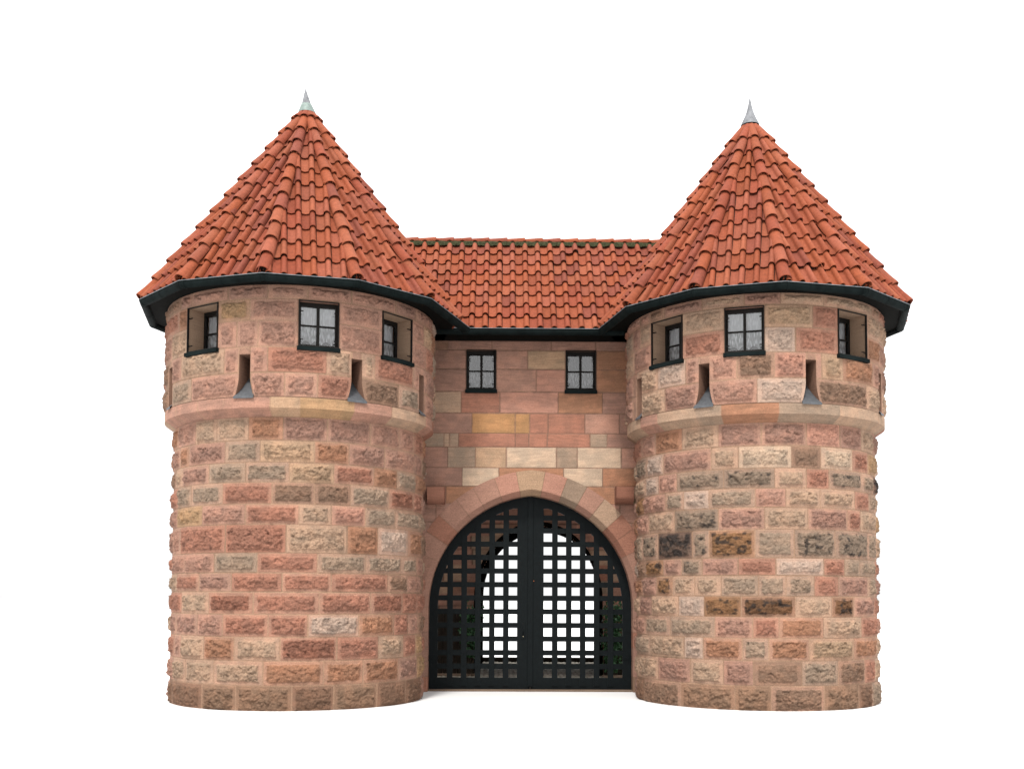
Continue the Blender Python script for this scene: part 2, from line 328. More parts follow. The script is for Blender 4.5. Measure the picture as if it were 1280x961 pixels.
def window(parent, cx, cy, th, w, z0, z1, depth, label=None, dim=False):
    """casement in a deep opening; local frame: x right, y inwards, origin on the wall face"""
    root = bpy.data.objects.new('window', None); link(root, parent); root.location = (cx, cy, 0); root.rotation_euler = (0, 0, th); root.empty_display_size = .2
    if label: root['label'] = label
    h = w/2; D = depth
    f = MB(); fw = .024
    f.box(-h, -h+fw, D, D+.06, z0+.0, z1); f.box(h-fw, h, D, D+.06, z0, z1); f.box(-h+fw, h-fw, D, D+.06, z1-.045, z1); f.box(-h+fw, h-fw, D, D+.06, z0, z0+.05)
    g = h-fw; m = .5*(z0+.05+z1-.045); s = .020
    for sx in (-1, 1):                                    # casement sashes
        a, b = (sx*.0005, sx*g); a, b = min(a, b), max(a, b)
        f.box(a, a+s, D-.008, D+.045, z0+.05, z1-.045); f.box(b-s, b, D-.008, D+.045, z0+.05, z1-.045)
        f.box(a+s, b-s, D-.006, D+.043, z0+.05, z0+.05+s); f.box(a+s, b-s, D-.006, D+.043, z1-.045-s, z1-.045); f.box(a+s, b-s, D-.002, D+.035, m-.011, m+.011)
    f.build('frame', M['frame'], root, bevel=.004)
    p = MB(); p.add([(-g, D+.022, z0+.04), (g, D+.022, z0+.04), (g, D+.022, z1-.07), (-g, D+.022, z1-.07)], [(0, 1, 2, 3)]); p.build('pane', M['pane'], root)
    # net curtain: pleated cloth, scalloped lower hem on the half curtain, plain voile above
    nx = 90; zt = z1-.06
    for (za, zb, yo, ph) in ((m-.02, zt, .075, 0.), (z0+.085, m+.02, .062, 2.)):
        rows = []; c = MB(); lower = za < m-.1
        for k in range(9):
            r = []
            for i in range(nx+1):
                x = -g+2*g*i/nx; q = k/8; hem = (.055*abs(math.sin(x*21+ph)) if za < m-.1 else 0)
                z = za+hem*(1-q)+(zb-za-hem*(0))*q if k else za+hem
                r.append((x, D+yo+.010*math.sin(x*75+ph+1.3*math.sin(x*17))*(1-.4*q), z))
            rows.append(r)
        c.grid(rows); c.build('lace_curtain' if lower else 'voile_curtain', M[('lace' if lower else 'voile')+('_dim' if dim else '')], root, smooth=True)
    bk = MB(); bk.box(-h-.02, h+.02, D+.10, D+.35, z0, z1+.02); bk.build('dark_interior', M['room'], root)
    sl = MB(); sl.add([(-h-.02, -.05, z0-.045), (h+.02, -.05, z0-.045), (h+.02, -.05, z0+.012), (-h-.02, -.05, z0+.012), (-h, D, z0+.045), (h, D, z0+.045), (-h-.02, .05, z0-.045), (h+.02, .05, z0-.045)],
            [(0, 1, 2, 3), (3, 2, 5, 4), (0, 6, 7, 1), (0, 3, 6), (1, 7, 2), (3, 4, 6), (2, 7, 5)]); sl.build('sill', M['gutter'], root)
    e = MB(); t_ = .012                                    # thin steel guard frame round the mouth of the opening
    for a in (-h, h-t_): e.box(a, a+t_, -.022, .012, z0+.013, z1)
    e.box(-h+t_, h-t_, -.020, .010, z1-t_, z1)
    e.box(-h+t_, h-t_, -.016, .004, z0+.02, z0+.034)
    for zz in (z0+.12, z1-.16): e.box(-h-.0, -h+.07, .02, .032, zz, zz+.014); e.box(h-.07, h, .02, .032, zz, zz+.014)
    e.build('guard_frame', M['frame'], root)
    return root
def tower(side):
    t = T[side]; c, Rl, Ru = t['c'], t['Rl'], t['Ru']; nm = 'left' if side == 'L' else 'right'
    def cyl(R0):
        def f(U, Z, H):
            Rr = R0(Z) if callable(R0) else R0; base = Rl if R0 is Rl else Ru
            th = U/base; R = Rr+H; return np.stack([c[0]+R*np.sin(th), c[1]-R*np.cos(th), Z+0*R], -1)
        return f
    fine = (-1.9*Rl, 1.9*Rl) if side == 'L' else (-1.9*Rl, 1.9*Rl)
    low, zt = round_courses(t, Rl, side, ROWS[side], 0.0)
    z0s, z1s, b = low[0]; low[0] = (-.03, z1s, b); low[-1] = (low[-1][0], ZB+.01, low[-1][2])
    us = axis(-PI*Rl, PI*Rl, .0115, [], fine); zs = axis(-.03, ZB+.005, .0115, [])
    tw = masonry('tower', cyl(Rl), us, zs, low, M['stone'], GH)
    tw['label'] = nm+' round tower, '+('mostly pink and red quarry-faced blocks' if side == 'L' else 'paler blocks with several black and dark brown stained ones')
    # upper storey
    d = dict(UP[side]); d['zabove'] = ZE-.018; up, zu = round_courses(t, Ru, side, d, 0); zband = up[0][0] if False else None
    zb = on_cyl(d['x'], d['ys'][-1], c, Ru)[1]
    up = [(max(a, zb), b_, q) for a, b_, q in up]; up.sort(key=lambda q: q[0])
    zr = {k: on_cyl(d['x'], y, c, Ru)[1] for k, y in enumerate(d['ys'])}
    wz0, wz1 = zr[3], zr[1]-.012
    def uat(px, z):
        yy = 440
        for _ in range(12): th, zz, ok = on_cyl(px, yy, c, Ru); yy += (zz-z)*75
        return Ru*th
    wins = []; holes = []; us_s = []; zs_s = [wz0, wz1]
    for a, b_ in WIN_PX[side]:
        u0, u1 = uat(a, .5*(wz0+wz1)), uat(b_, .5*(wz0+wz1)); um = .5*(u0+u1)
        if abs(um) > .9: u0, u1 = um-.33, um+.33
        wins.append((u0, u1)); holes.append((u0, u1, wz0, wz1)); us_s += [u0, u1]
    sz0, sz1 = zb+.004, zr[3]-.105; slits = []; zs_s += [sz0, sz1]
    for a, b_ in SLIT_PX[side]:
        um = .5*(uat(a, .5*(sz0+sz1))+uat(b_, .5*(sz0+sz1))); w = .085
        if abs(um) > 2.2: um = math.copysign(min(abs(um), 2.62), um)
        slits.append((um-w, um+w)); holes.append((um-w, um+w, sz0, sz1)); us_s += [um-w, um+w]
    # courses beside the openings: clip the stones so that they end at the opening
    def flare(Z): q = np.clip((sz0+.30-Z)/.30, 0, 1); q = np.where(Z > sz0-.02, q, 0); return .06*q**1.5
    def warp(U, Z):
        out = U.copy()
        for a, b_ in slits[1:3]:
            m = .5*(a+b_); dd = np.abs(U-m)-.085; fall = np.clip(1-np.maximum(dd, 0)/.16, 0, 1)*np.clip(1+np.minimum(dd, 0)/.085, 0, 1)
            out = out+np.sign(U-m)*flare(Z)*fall
        return out
    us = axis(-PI*Ru, PI*Ru, .0115, us_s, (-1.9*Ru, 1.9*Ru)); zs = axis(zb, ZE-.018, .0115, zs_s)
    ust = masonry('upper_wall', cyl(Ru), us, zs, up, M['stone'], tw, holes, warp=warp, relief=1.0)
    # string course: vertical band over a chamfer
    xs, codes = d['band']; xs = [float(q) for q in xs.split()]; bb = [uat(q, .5*(ZM+zb)) for q in xs[1:-1]]; bl = [(bb[i], bb[i+1], codes[i+1], prm()) for i in range(len(bb)-1)]
    lf, rt = [], []; fill(bb[0], PI*Ru, -1, lf, codes[0]); fill(bb[-1], PI*Ru, 1, rt, codes[-1])
    def Rz(Z): return np.where(Z < ZM, Rl-.02+(Ru+.006-Rl+.02)*(Z-ZB+.01)/(ZM-ZB+.01), Ru+.006)
    us = axis(-PI*Ru, PI*Ru, .02, [], (-1.9*Ru, 1.9*Ru)); zs = axis(ZB-.01, zb-.001, .012, [ZM])
    sco = masonry('string_course', cyl(Rz), us, zs, [(ZB-.01, zb+.01, lf[::-1]+bl+rt)], M['ashlar'], tw, rustic=False, grain=True, joint=.006)
    sco.data.polygons.foreach_set('use_smooth', np.zeros(len(sco.data.polygons), bool))
    # windows and their stone linings
    for k, (u0, u1) in enumerate(wins):
        um = .5*(u0+u1); th = um/Ru; w = 2*Ru*math.sin((u1-u0)/2/Ru); D = .27 if k == 1 else .30
        if k == 1: D = .10
        fx, fy = c[0]+Ru*math.cos((u1-u0)/2/Ru)*math.sin(th), c[1]-Ru*math.cos((u1-u0)/2/Ru)*math.cos(th)
        ct = {'L': ['pale net curtain, set deep on the left flank', 'four bright panes facing the front', 'set deep beside the gate wall'], 'R': ['set deep beside the gate wall', 'four bright panes facing the front', 'set deep on the right flank']}[side][k]
        wd = window(GH, fx, fy, th, w-.004, wz0, wz1, D, 'small window high in the '+nm+' tower, '+ct)
        j = MB(); j.col = tuple(PAL['t' if (k+len(side)) % 2 else 'p']); h = w/2
        n = 8
        for sx in (-1, 1):
            rows = [[(sx*(h+.0), -.0+(D+.3)*i/n, wz0+(wz1-wz0)*q/6) for i in range(n+1)] for q in range(7)]; j.grid(rows)
        j.grid([[(-h, (D+.3)*i/n-.03, wz1) for i in range(n+1)], [(h, (D+.3)*i/n-.03, wz1) for i in range(n+1)]])
        j.grid([[(-h, (D+.3)*i/n, wz0+.001) for i in range(n+1)], [(h, (D+.3)*i/n, wz0+.001) for i in range(n+1)]])
        j.build('reveal', M['ashlar'], wd, colour=True)
    for k, (u0, u1) in enumerate(slits):
        um = .5*(u0+u1); th = um/Ru; fx, fy = c[0]+Ru*math.sin(th), c[1]-Ru*math.cos(th)
        r = bpy.data.objects.new('arrow_slit', None); link(r, GH); r.location = (fx, fy, 0); r.rotation_euler = (0, 0, th); r.empty_display_size = .2
        w = .085; j = MB(); j.col = tuple(PAL['s']); Dp = .42; fl = 1. if k in (1, 2) else 0.
        zz = [sz0+(sz1-sz0)*q/14 for q in range(15)]
        for sx in (-1, 1):
            j.grid([[(sx*(w+fl*float(flare(np.array(z)))), .003, z), (sx*w*.9, Dp, z)] for z in zz])
        j.grid([[(-w, -.002, sz1), (-w*.9, Dp, sz1)], [(w, -.002, sz1), (w*.9, Dp, sz1)]])
        j.build('reveal', M['ashlar'], r, colour=True)
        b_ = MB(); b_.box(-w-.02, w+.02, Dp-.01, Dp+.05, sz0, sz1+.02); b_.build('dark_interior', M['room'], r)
        s_ = MB(); wb = w+.06*fl
        s_.grid([[(-wb-.012, -.03, sz0-.022), (wb+.012, -.03, sz0-.022)], [(-wb-.012, -.03, sz0+.004), (wb+.012, -.03, sz0+.004)], [(-wb+.005, .03, sz0+.06), (wb-.005, .03, sz0+.06)], [(-w*.96, .34, sz0+.36), (w*.96, .34, sz0+.36)]])
        s_.build('sloping_sill', M['lead'], r)
    return tw
TW = {s: tower(s) for s in 'LR'}
# ------------------------------------------------------------------ tiled roofs
TC = [np.array([.66, .90, 1.30])*L3(*q) for q in ((200, 93, 52), (195, 89, 50), (203, 99, 58), (190, 84, 49), (197, 90, 48), (200, 97, 60), (180, 84, 54))]
TWD, TLN = .213, .366
PROF = [(t, -.006-.016*math.sin(PI*(t+.045)/.5)) for t in (-.045, .06, .16, .25, .34, .42)]
for q in range(11):
    a = PI*(1-q/10); PROF.append((.72+.235*math.cos(a), -.004+.074*max(0, math.sin(a))**.85))
def tile(mb, fr, u, v, clip, tl=None, tw=None, jit=1):
    tl = tl or TLN; tw = tw or TWD
    """one clay pantile; fr(u, v, h) maps to space; clip(v) is the half width of the roof face there"""
    if abs(u+tw*.7) > clip(v)+tw*.75 and abs(u) > clip(v)+tw*.75: return
    base = random.choice(TC); mb.col = tuple(base*random.uniform(.86, 1.10))
    r = random.uniform(-1, 1)*jit; du = r*.005; dv = random.uniform(-.008, .008)*jit; lift = random.uniform(0, .008)*jit+(random.uniform(.01, .03) if random.random() < .03 else 0); skew = random.uniform(-.006, .006)*jit
    def P(t, h, vv, k, dh=0):
        x = u+du+(t*tw if t < .45 else (.72*tw+(t-.72)*tw*(1-.16*k)))+skew*(vv-v); c = clip(vv)
        x = max(-c, min(c, x)); return fr(x, vv, h*(1-.10*k)+dh)
    v0 = v+dv; e = .031+lift
    def row(vv, k, dh): return [P(t, h, vv, k, dh) for t, h in PROF]
    rows = [row(v0+.10, .3, -.014+e*.75), row(v0, 0, -.015+e), row(v0-.001, 0, e-.002), row(v0+.006, 0, e), row(v0+tl*.5, .5, e*.5), row(v0+tl+.05, 1, e*.0-.001)]
    mb.grid(rows)
def halfround(mb, A, B, r, up, n=12, taper=.86, lip=.013, lift=.02, dark=True):
    """a hip or ridge tile from its lower end A to its upper end B"""
    A, B = Vector(A), Vector(B); d = (B-A).normalized(); up = (up-d*up.dot(d)).normalized(); s = d.cross(up)
    def arc(p, q, hh=0): return [p+s*(q*math.cos(a))+up*(q*math.sin(a)*1.0+hh-.25*q) for a in [PI*(-.04+1.08*i/n) for i in range(n+1)]]
    mb.col = tuple(random.choice(TC)*random.uniform(.88, 1.1)); L = (B-A).length
    mb.grid([arc(A+d*L*.3, (r-lip)*.95, lift*.6), arc(A, r-lip, lift), arc(A-d*.001, r-.002, lift), arc(A+d*.006, r, lift), arc(A+d*.03, r*.985, lift), arc(A+d*L*.5, r*(1+taper)/2, lift*.4), arc(B+d*.05, r*taper, -.004)])
def tower_roof(side):
    t = T[side]; ZAP = 9.79 if side == 'L' else 9.74; c = Vector((*t['c'], 0)); Re = t['Re']-.075; ze = ZE+.015; sx = t['sx']; n = 12
    def corner(k, R): a = -PI/2+sx*(t['phi']+k*2*PI/n); return c+Vector((R*math.cos(a), R*math.sin(a), 0))
    apex = c+Vector((0, 0, ZAP)); deck = MB(); nm = 'left' if side == 'L' else 'right'
    ring = [corner(k, Re-.01)+Vector((0, 0, ze-.02)) for k in range(n)]; o = [apex-Vector((0, 0, .03))]+ring
    deck.add(o, [(0, 1+k, 1+(k+1) % n) for k in range(n)])
    root = deck.build('tower_roof', M['deck'], GH); root['label'] = 'pointed twelve-sided clay tile roof of the '+nm+' tower'
    mb = MB(); hp = MB(); L = None
    for k in range(n):
        A, B = corner(k, Re)+Vector((0, 0, ze)), corner(k+1, Re)+Vector((0, 0, ze)); 
        mid = (A+B)/2; ev = (apex-mid); L = ev.length; ev.normalize(); eu = (B-A).normalized(); nn = eu.cross(ev)
        if nn.z < 0: eu = -eu; nn = eu.cross(ev)
        W = (B-A).length/2
        fr = lambda u, v, h, mid=mid, eu=eu, ev=ev, nn=nn: mid+eu*u+ev*v+nn*h
        clip = lambda v, W=W, L=L: max(0., W*(1-max(v, -.1)/L))
        rows = int(L/TLN)+1
        off = -.105+random.uniform(-.03, .03)
        for i in range(rows-1):
            v = i*TLN-(.035 if i == 0 else 0)
            for j in range(-5, 6): tile(mb, fr, j*TWD+off, v, clip)
    mb.build('clay_tiles', M['tile'], root, smooth=True, colour=True)
    for k in range(n):
        A = corner(k, Re+.02)+Vector((0, 0, ze+.034)); d = (apex+Vector((0, 0, .05))-A); Ln = d.length; d.normalize(); out = (A-c); out.z = 0; out.normalize(); up = Vector((out.x, out.y, .7))
        e = .372; m = int((Ln-.26)/e)
        for i in range(m+1):
            a = A+d*(i*e-.03); b = A+d*min((i+1)*e-.03, Ln-.13); q = 1-.22*(i/m)**2
            w = Vector((-out.y, out.x, 0))*random.uniform(-.006, .006)
            halfround(hp, a+w, b+w, .102*q, up, lift=.036)
    # dark mortar plugs in the lowest hip tiles
    pl = hp; pl.col = tuple(L3(40, 34, 30))
    for k in range(n):
        A = corner(k, Re+.015)+Vector((0, 0, ze+.022)); d = (apex-A).normalized(); pl.tube(A+d*.0, A+d*.1, .062, 9)
    hp.build('hip_tiles', M['tile'], root, smooth=True, colour=True)
    # gutter, fascia and soffit follow the twelve sides
    g = MB(); R0 = t['Re']
    ya, yb = corner(-2, R0).y, corner(-3, R0).y; fr_ = (YE+.02-ya)/(yb-ya); ks = [-2-fr_]+list(range(-2, 7)); corner0 = corner
    def corner(k, R):
        if k == int(k): return corner0(int(k), R)
        return corner0(-2, R).lerp(corner0(-3, R), fr_)
    prof = [(-.004, .0), (.006, .006), (.010, 0), (.004, -.01)]+[(-.065+.067*math.cos(a), -.012-.078*math.sin(a)) for a in [PI*i/12 for i in range(13)]]+[(-.142, .01), (-.13, .008)]+[(-.065+.060*math.cos(a), -.012-.070*math.sin(a)) for a in [PI*(1-i/8) for i in range(9)]]
    g.grid([[corner(k, R0+p[0])+Vector((0, 0, ZE+p[1])) for p in prof] for k in ks])
    br = g; pr2 = [(.014, .010)]+[(-.065+.074*math.cos(a), -.012-.085*math.sin(a)) for a in [PI*i/10 for i in range(11)]]
    for k in range(-2, 6):
        K0, K1 = corner(k, 1)-c, corner(k+1, 1)-c
        def at(s, p): 
            A_, B_ = corner(k, R0+p[0]), corner(k+1, R0+p[0]); Lk = (corner(k+1, R0)-corner(k, R0)).length; return A_.lerp(B_, s/Lk)+Vector((0, 0, ZE+p[1]))
        Lk = (corner(k+1, R0)-corner(k, R0)).length
        for s0 in (.045, Lk*.5, Lk-.06): br.grid([[at(s0-.011, p) for p in pr2], [at(s0+.011, p) for p in pr2]])
    g.build('gutter', M['gutter'], root)
    rm = MB(); rm.grid([[corner(k, R0+p[0])+Vector((0, 0, ZE+p[1])) for p in ((.004, .004), (.015, .004), (.015, .013), (.004, .013))] for k in ks]); rm.build('gutter_rim', M['zinc'], root)
    s_ = MB(); a_ = [corner(k, R0-.08)+Vector((0, 0, ZE-.022)) for k in range(n)]; b_ = [corner(k, R0-.085)+Vector((0, 0, ZE+.01)) for k in range(n)]; i_ = [corner(k, 1.9)+Vector((0, 0, ZE-.022)) for k in range(n)]
    s_.grid([b_, a_, i_], True); s_.build('soffit', M['soffit'], root)
    # sheet metal spire
    zb = 9.735
    if side == 'L':
        lean = lambda z: Vector((-.035*max(0, (z-zb)/.46), 0, 0)); tip = 10.18
        def lathe(pts, mat, name):
            m_ = MB(); m_.grid([[c+lean(z)+Vector((r*math.cos(a), r*math.sin(a), z)) for a in [2*PI*i/20 for i in range(20)]] for z, r in pts], True); return m_.build(name, mat, root, smooth=True)
        lathe([(zb, .150), (zb+.03, .142), (zb+.135, .098), (zb+.160, .086), (zb+.162, .03)], M['verdigris'], 'finial_skirt')
        lathe([(zb+.150, .084), (zb+.160, .080), (zb+.32, .036), (tip-.01, .004), (tip, .0005)], M['zinc'], 'finial')
    else:
        m_ = MB(); tip = 10.17; zb = 9.665
        m_.grid([[c+Vector((r*math.cos(a), r*math.sin(a), z)) for a in [2*PI*i/20 for i in range(20)]] for z, r in [(zb, .156), (zb+.03, .150), (zb+.09, .122), (zb+.16, .088), (zb+.23, .064), (zb+.235, .061), (zb+.34, .034), (tip-.01, .004), (tip, .0005)]], True)
        m_.build('finial', M['zinc'], root, smooth=True)
    return root
for s in 'LR': tower_roof(s)
# ------------------------------------------------------------------ wing between the towers
SL = math.radians(49.5); XL, XR = -3.4, 3.4
er = YE+.075; TLN = .338; TWD = .235; nrow = 8; RL = nrow*TLN+.05; ry, rz = er+RL*math.cos(SL), ZE+.015+RL*math.sin(SL)
wr = MB(); xa, xb = -3.3, 3.3
wr.add([(xa, er+.01, ZE-.01), (xb, er+.01, ZE-.01), (xb, ry, rz-.03), (xa, ry, rz-.03), (xa, 2*ry-er, ZE-.01), (xb, 2*ry-er, ZE-.01)], [(0, 1, 2, 3), (3, 2, 5, 4), (0, 3, 4), (1, 5, 2)])
wroof = wr.build('wing_roof', M['deck'], GH); wroof['label'] = 'lower tiled roof between the two towers'
mb = MB(); mb2 = MB()
ev = Vector((0, math.cos(SL), math.sin(SL))); nn = Vector((0, -math.sin(SL), math.cos(SL)))
ev2 = Vector((0, -math.cos(SL), math.sin(SL))); nn2 = Vector((0, math.sin(SL), math.cos(SL)))
for i in range(nrow+1):
    for j in range(-15, 16):
        u = j*TWD; v = i*TLN-(.035 if i == 0 else 0)
        tlen = TLN if i < nrow else .07
        tile(mb, lambda u, v, h: Vector((u, er, ZE+.015))+ev*v+nn*h, u, v, lambda v: 3.2, tl=tlen)
        tile(mb, lambda u, v, h: Vector((-u, 2*ry-er, ZE+.015))+ev2*v+nn2*h, u, v, lambda v: 3.2, tl=tlen)
mb.build('clay_tiles', M['tile'], wroof, smooth=True, colour=True)
rd = MB(); x = -3.1
while x < 3.1:
    halfround(rd, (x+.36, ry, rz+.035), (x, ry, rz+.035), .085, Vector((0, 0, 1)), lift=.016); x += .335
rd.build('ridge_tiles', M['tile'], wroof, smooth=True, colour=True)
ms = MB(); rows = []
for i in range(160):
    x = -3.1+6.2*i/159; q = random.uniform(-.012, .012); rows.append([(x, ry-.115+q, rz-.075+q), (x, ry-.105+q, rz-.015), (x, ry-.06, rz+.04), (x, ry+.06, rz+.04), (x, ry+.11, rz-.07)])
ms.grid(rows); ms.build('mossy_ridge_mortar', M['moss'], wroof, smooth=True)
# wing gutter, fascia, soffit
g = MB(); xs = (-1.62, 1.60)
prof = [(-.004, .0), (.006, .006), (.010, 0), (.004, -.01)]+[(-.065+.067*math.cos(a), -.012-.078*math.sin(a)) for a in [PI*i/12 for i in range(13)]]+[(-.142, .01), (-.13, .008)]+[(-.065+.060*math.cos(a), -.012-.070*math.sin(a)) for a in [PI*(1-i/8) for i in range(9)]]
g.grid([[(x, YE-p[0], ZE+p[1]) for p in prof] for x in xs])
br = g; pr2 = [(.014, .010)]+[(-.065+.074*math.cos(a), -.012-.085*math.sin(a)) for a in [PI*i/10 for i in range(11)]]
for x in (-.93, -.3, .35, .98): br.grid([[(x-.011, YE-p[0], ZE+p[1]) for p in pr2], [(x+.011, YE-p[0], ZE+p[1]) for p in pr2]])
g.build('gutter', M['gutter'], wroof)
rm = MB(); rm.grid([[(x, YE-p[0], ZE+p[1]) for p in ((.004, .004), (.015, .004), (.015, .013), (.004, .013))] for x in xs]); rm.build('gutter_rim', M['zinc'], wroof)
sf = MB(); sf.box(-2.6, 2.6, YE+.10, 2.1, ZE-.022, ZE-.002); sf.build('soffit', M['soffit'], wroof)
# ------------------------------------------------------------------ gate wall
XG, HW, EA = .0409, 1.798, .2
ZAPX, ZS = 3.4535, 3.4535-math.sqrt(3.24*1.0+3.6*.2)
RA = HW+EA
def arc_x(z, off=0):            # half width of the pointed opening at height z, grown by off
    r = RA+off; return np.where(np.asarray(z) < ZS, HW+off, np.sqrt(np.maximum(r*r-np.maximum(np.asarray(z)-ZS, 0)**2, 0))-EA)
gw = dict(ys=[424, 438, 461.7, 490, 516.6, 541.7, 558.7, 584.7, 608, 629.5, 653, 678, 703, 729, 745, 761, 777, 797, 820, 842], rows=[
 ('500 560 615 689 745 830', 'smmmm'), ('500 583 620 659.5 706.5 745.5 830', 'm.pc.o'), ('500 583 620 670.5 706.5 745.5 830', 'm.pP.o'),
 ('500 576.6 624.7 697.5 753.4 830', 'trPom'), ('500 590 643.8 662 685 731 774.5 830', 'mYYrrpm'), ('500 555 562 573 643.8 661 684 737.5 759 830', 'gtgrrrrgm'),
 ('500 559.7 594.3 632.9 695.5 721.8 776.7 830', 'mgcWgWp'), ('500 577.6 623.5 704.6 753.4 830', 'mWoWo'), ('500 557 640 690 769 830', 'mooot'),
 ('500 545 640 690 775 830', 'mmpmm'), ('500 540 790 830', 'mmr'), ('500 538 640 788 830', 'mpmm'), ('500 533 640 795 830', 'mmpr'), ('500 530 640 797 830', 'mmmr'), ('500 532 640 795 830', 'rmpm'),
 ('500 530 640 797 830', 'mpmr'), ('500 532 640 795 830', 'gmrm'), ('500 530 640 797 830', 'mmmr'), ('500 532 640 795 830', 'tmrm'), ('500 530 640 797 830', 'mrmr')])
zt = [on_plane(663, y, 0)[2] for y in gw['ys']]+[-.02]; crs = []
zt[0] = ZE-.02
for k, (xs, codes) in enumerate(gw['rows']):
    zz = .5*(zt[k]+zt[k+1]); xx = [on_plane(float(q), gw['ys'][k]+8, 0)[0] for q in xs.split()]
    crs.append((zt[k+1], zt[k], [(xx[i], xx[i+1], codes[i], prm()) for i in range(len(codes))]))
crs.sort(key=lambda q: q[0])
wz0, wz1 = zt[3]+.02, zt[1]; gwins = []
for a, b in ((583, 620.3), (707, 745)):
    gwins.append((on_plane(a, 465, 0)[0], on_plane(b, 465, 0)[0]))
us = axis(-3.2, 3.2, .0135, [q for w in gwins for q in w]); zs = axis(-.02, ZE-.024, .0135, [wz0, wz1])
wall = masonry('gate_wall', lambda U, Z, H: np.stack([U, -H, Z], -1), us, zs, crs, M['ashlar'], GH,
    holes=[(w[0], w[1], wz0, wz1) for w in gwins]+[lambda U, Z: np.abs(U-XG) < arc_x(Z, .24)], rustic=False, joint=.009, mort=L3(150, 116, 98), grain=True, tone=1.1)
wall['label'] = 'smooth ashlar wall above and around the gate arch'
for k, (a, b) in enumerate(gwins):
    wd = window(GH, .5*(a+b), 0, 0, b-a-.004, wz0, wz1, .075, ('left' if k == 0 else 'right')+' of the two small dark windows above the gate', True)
    j = MB(); j.col = tuple(PAL['s']); h = (b-a)/2
    for sx in (-1, 1): j.grid([[(sx*h, 0, z), (sx*h, .3, z)] for z in (wz0, wz1)])
    j.grid([[(-h, 0, wz1), (-h, .3, wz1)], [(h, 0, wz1), (h, .3, wz1)]]); j.build('reveal', M['ashlar'], wd, colour=True)
# arch stones: face ring, chamfer, soffit, each stone its own block
def pnt(s, sgn, off):
    """point on the arch line: s = height along jamb below the springing (<0) or angle above it"""
    if s < 0: return XG+sgn*(HW+off), ZS+s
    return XG+sgn*((RA+off)*math.cos(s)-EA), ZS+(RA+off)*math.sin(s)
def smax(off): return math.acos(EA/(RA+off))
def px_to_s(px, sgn):
    X = on_plane(px, 650, 0)[0]; q = (sgn*(X-XG)+EA)/(RA+.09); return math.acos(min(1, q))
av = MB(); FT = .43
def stone_block(s0, s1, sgn, code, cut=False, last=False):
    n = max(2, int(abs(s1-s0)*(1 if s0 < 0 else RA)/.05)); mrt = .0035; base = PAL[code]*random.uniform(.95, 1.05); rowsA = []
    for i in range(n+1):
        q = i/n; s = s0+(s1-s0)*q; 
        if i == 0: s = s0+(mrt if s0 < 0 else mrt/RA)
        if i == n: s = s1-(mrt if s1 <= 0 else mrt/RA)
        r = []
        for off, y in ((FT, .03), (FT, -.006), (.40, -.008), (.30, -.008), (.20, -.008), (.12, -.008), (.095, -.008), (.085, -.004), (.0, .10), (0, .2), (0, .36), (0, .62)):
            if off < FT and s >= 0: ss = min(s, smax(off)) if last else s
            else: ss = min(s, smax(off)) if s >= 0 else s
            ss = min(ss, smax(off)) if s >= 0 else s
            x, z = pnt(ss, sgn, off); r.append((x, y, z))
        rowsA.append(r)
    av.col = tuple(base); av.grid(rowsA)
def ring(sgn, bounds, codes):
    for i in range(len(codes)): stone_block(bounds[i], bounds[i+1], sgn, codes[i])
jl = [-ZS, -1.20, -.93, -.69, -.42, -.18, 0.0]
lb = sorted(px_to_s(p, -1) for p in (649.6, 626, 603, 585, 567, 553.5, 542)); rb = sorted(px_to_s(p, 1) for p in (677, 701, 722, 741, 759, 771.5, 783))
ring(-1, jl+lb, 'rmmmpp'+'pprpppP'); ring(1, jl+rb, 'bmmrpm'+'prrtpgP')
# crown stone spans the point
for sgn, s0 in ((-1, lb[-1]), (1, rb[-1])): stone_block(s0, smax(0)+.2, sgn, 'c', last=True)
arch = av.build('arch', M['ashlar'], GH, smooth=False, colour=True); arch['label'] = 'pointed arch of alternating pink and pale wedge stones'
bk = MB(); bk.col = tuple(MORT*.7)                     # mortar behind the arch joints
for sgn in (-1, 1):
    rows = []
    for s in list(np.linspace(-ZS, 0, 8))+list(np.linspace(0.01, smax(0)+.02, 30)):
        r = []
        for off, y in ((FT-.004, -.002), (.092, -.002), (.006, .10), (.006, .62)):
            ss = min(s, smax(off)) if s > 0 else s; x, z = pnt(ss, sgn, off); r.append((x, y, z))
        rows.append(r)
    bk.grid(rows)
bk.build('arch_mortar', M['ashlar'], arch, colour=True)
for k, (px, side) in enumerate(((545, 'left'), (781, 'right'))):          # two corbels: block with a rounded underside
    a = on_plane(px-11, 618, -.2)[0]; b = on_plane(px+11, 618, -.2)[0]; z1 = on_plane(px, 608.5, -.2)[2]; z0 = on_plane(px, 629.5, -.1)[2]; m = MB(); m.col = tuple(PAL['r' if k == 0 else 'R'])
    pr = [(.05, z1), (-.24, z1), (-.245, z1-.06)]+[(-.245+.15*(1-math.cos(t)), z0+.13-.13*math.sin(t)) for t in [PI/2*i/8 for i in range(9)]]+[(.05, z0)]
    rows = [[(x, y, z) for y, z in pr] for x in (a, b)]; m.grid(rows, True); n_ = len(pr); o = len(m.v)-2*n_; m.f += [tuple(range(o, o+n_)), tuple(range(o+n_, o+2*n_))[::-1]]
    cb = m.build('corbel', M['ashlar'], GH, colour=True, bevel=.008); cb['label'] = side+' stone corbel beside the arch'
# rear wall of the wing and passage lining
pw = MB(); pw.col = tuple(PAL['m']*.8)
pw.box(-3.2, -2.05, 1.75, 2.1, 0, ZE-.1); pw.box(2.1, 3.2, 1.75, 2.1, 0, ZE-.1); pw.box(-2.05, 2.1, 1.75, 2.1, 4.0, ZE-.1)
pw.build('rear_wall', M['ashlar'], GH, colour=True)
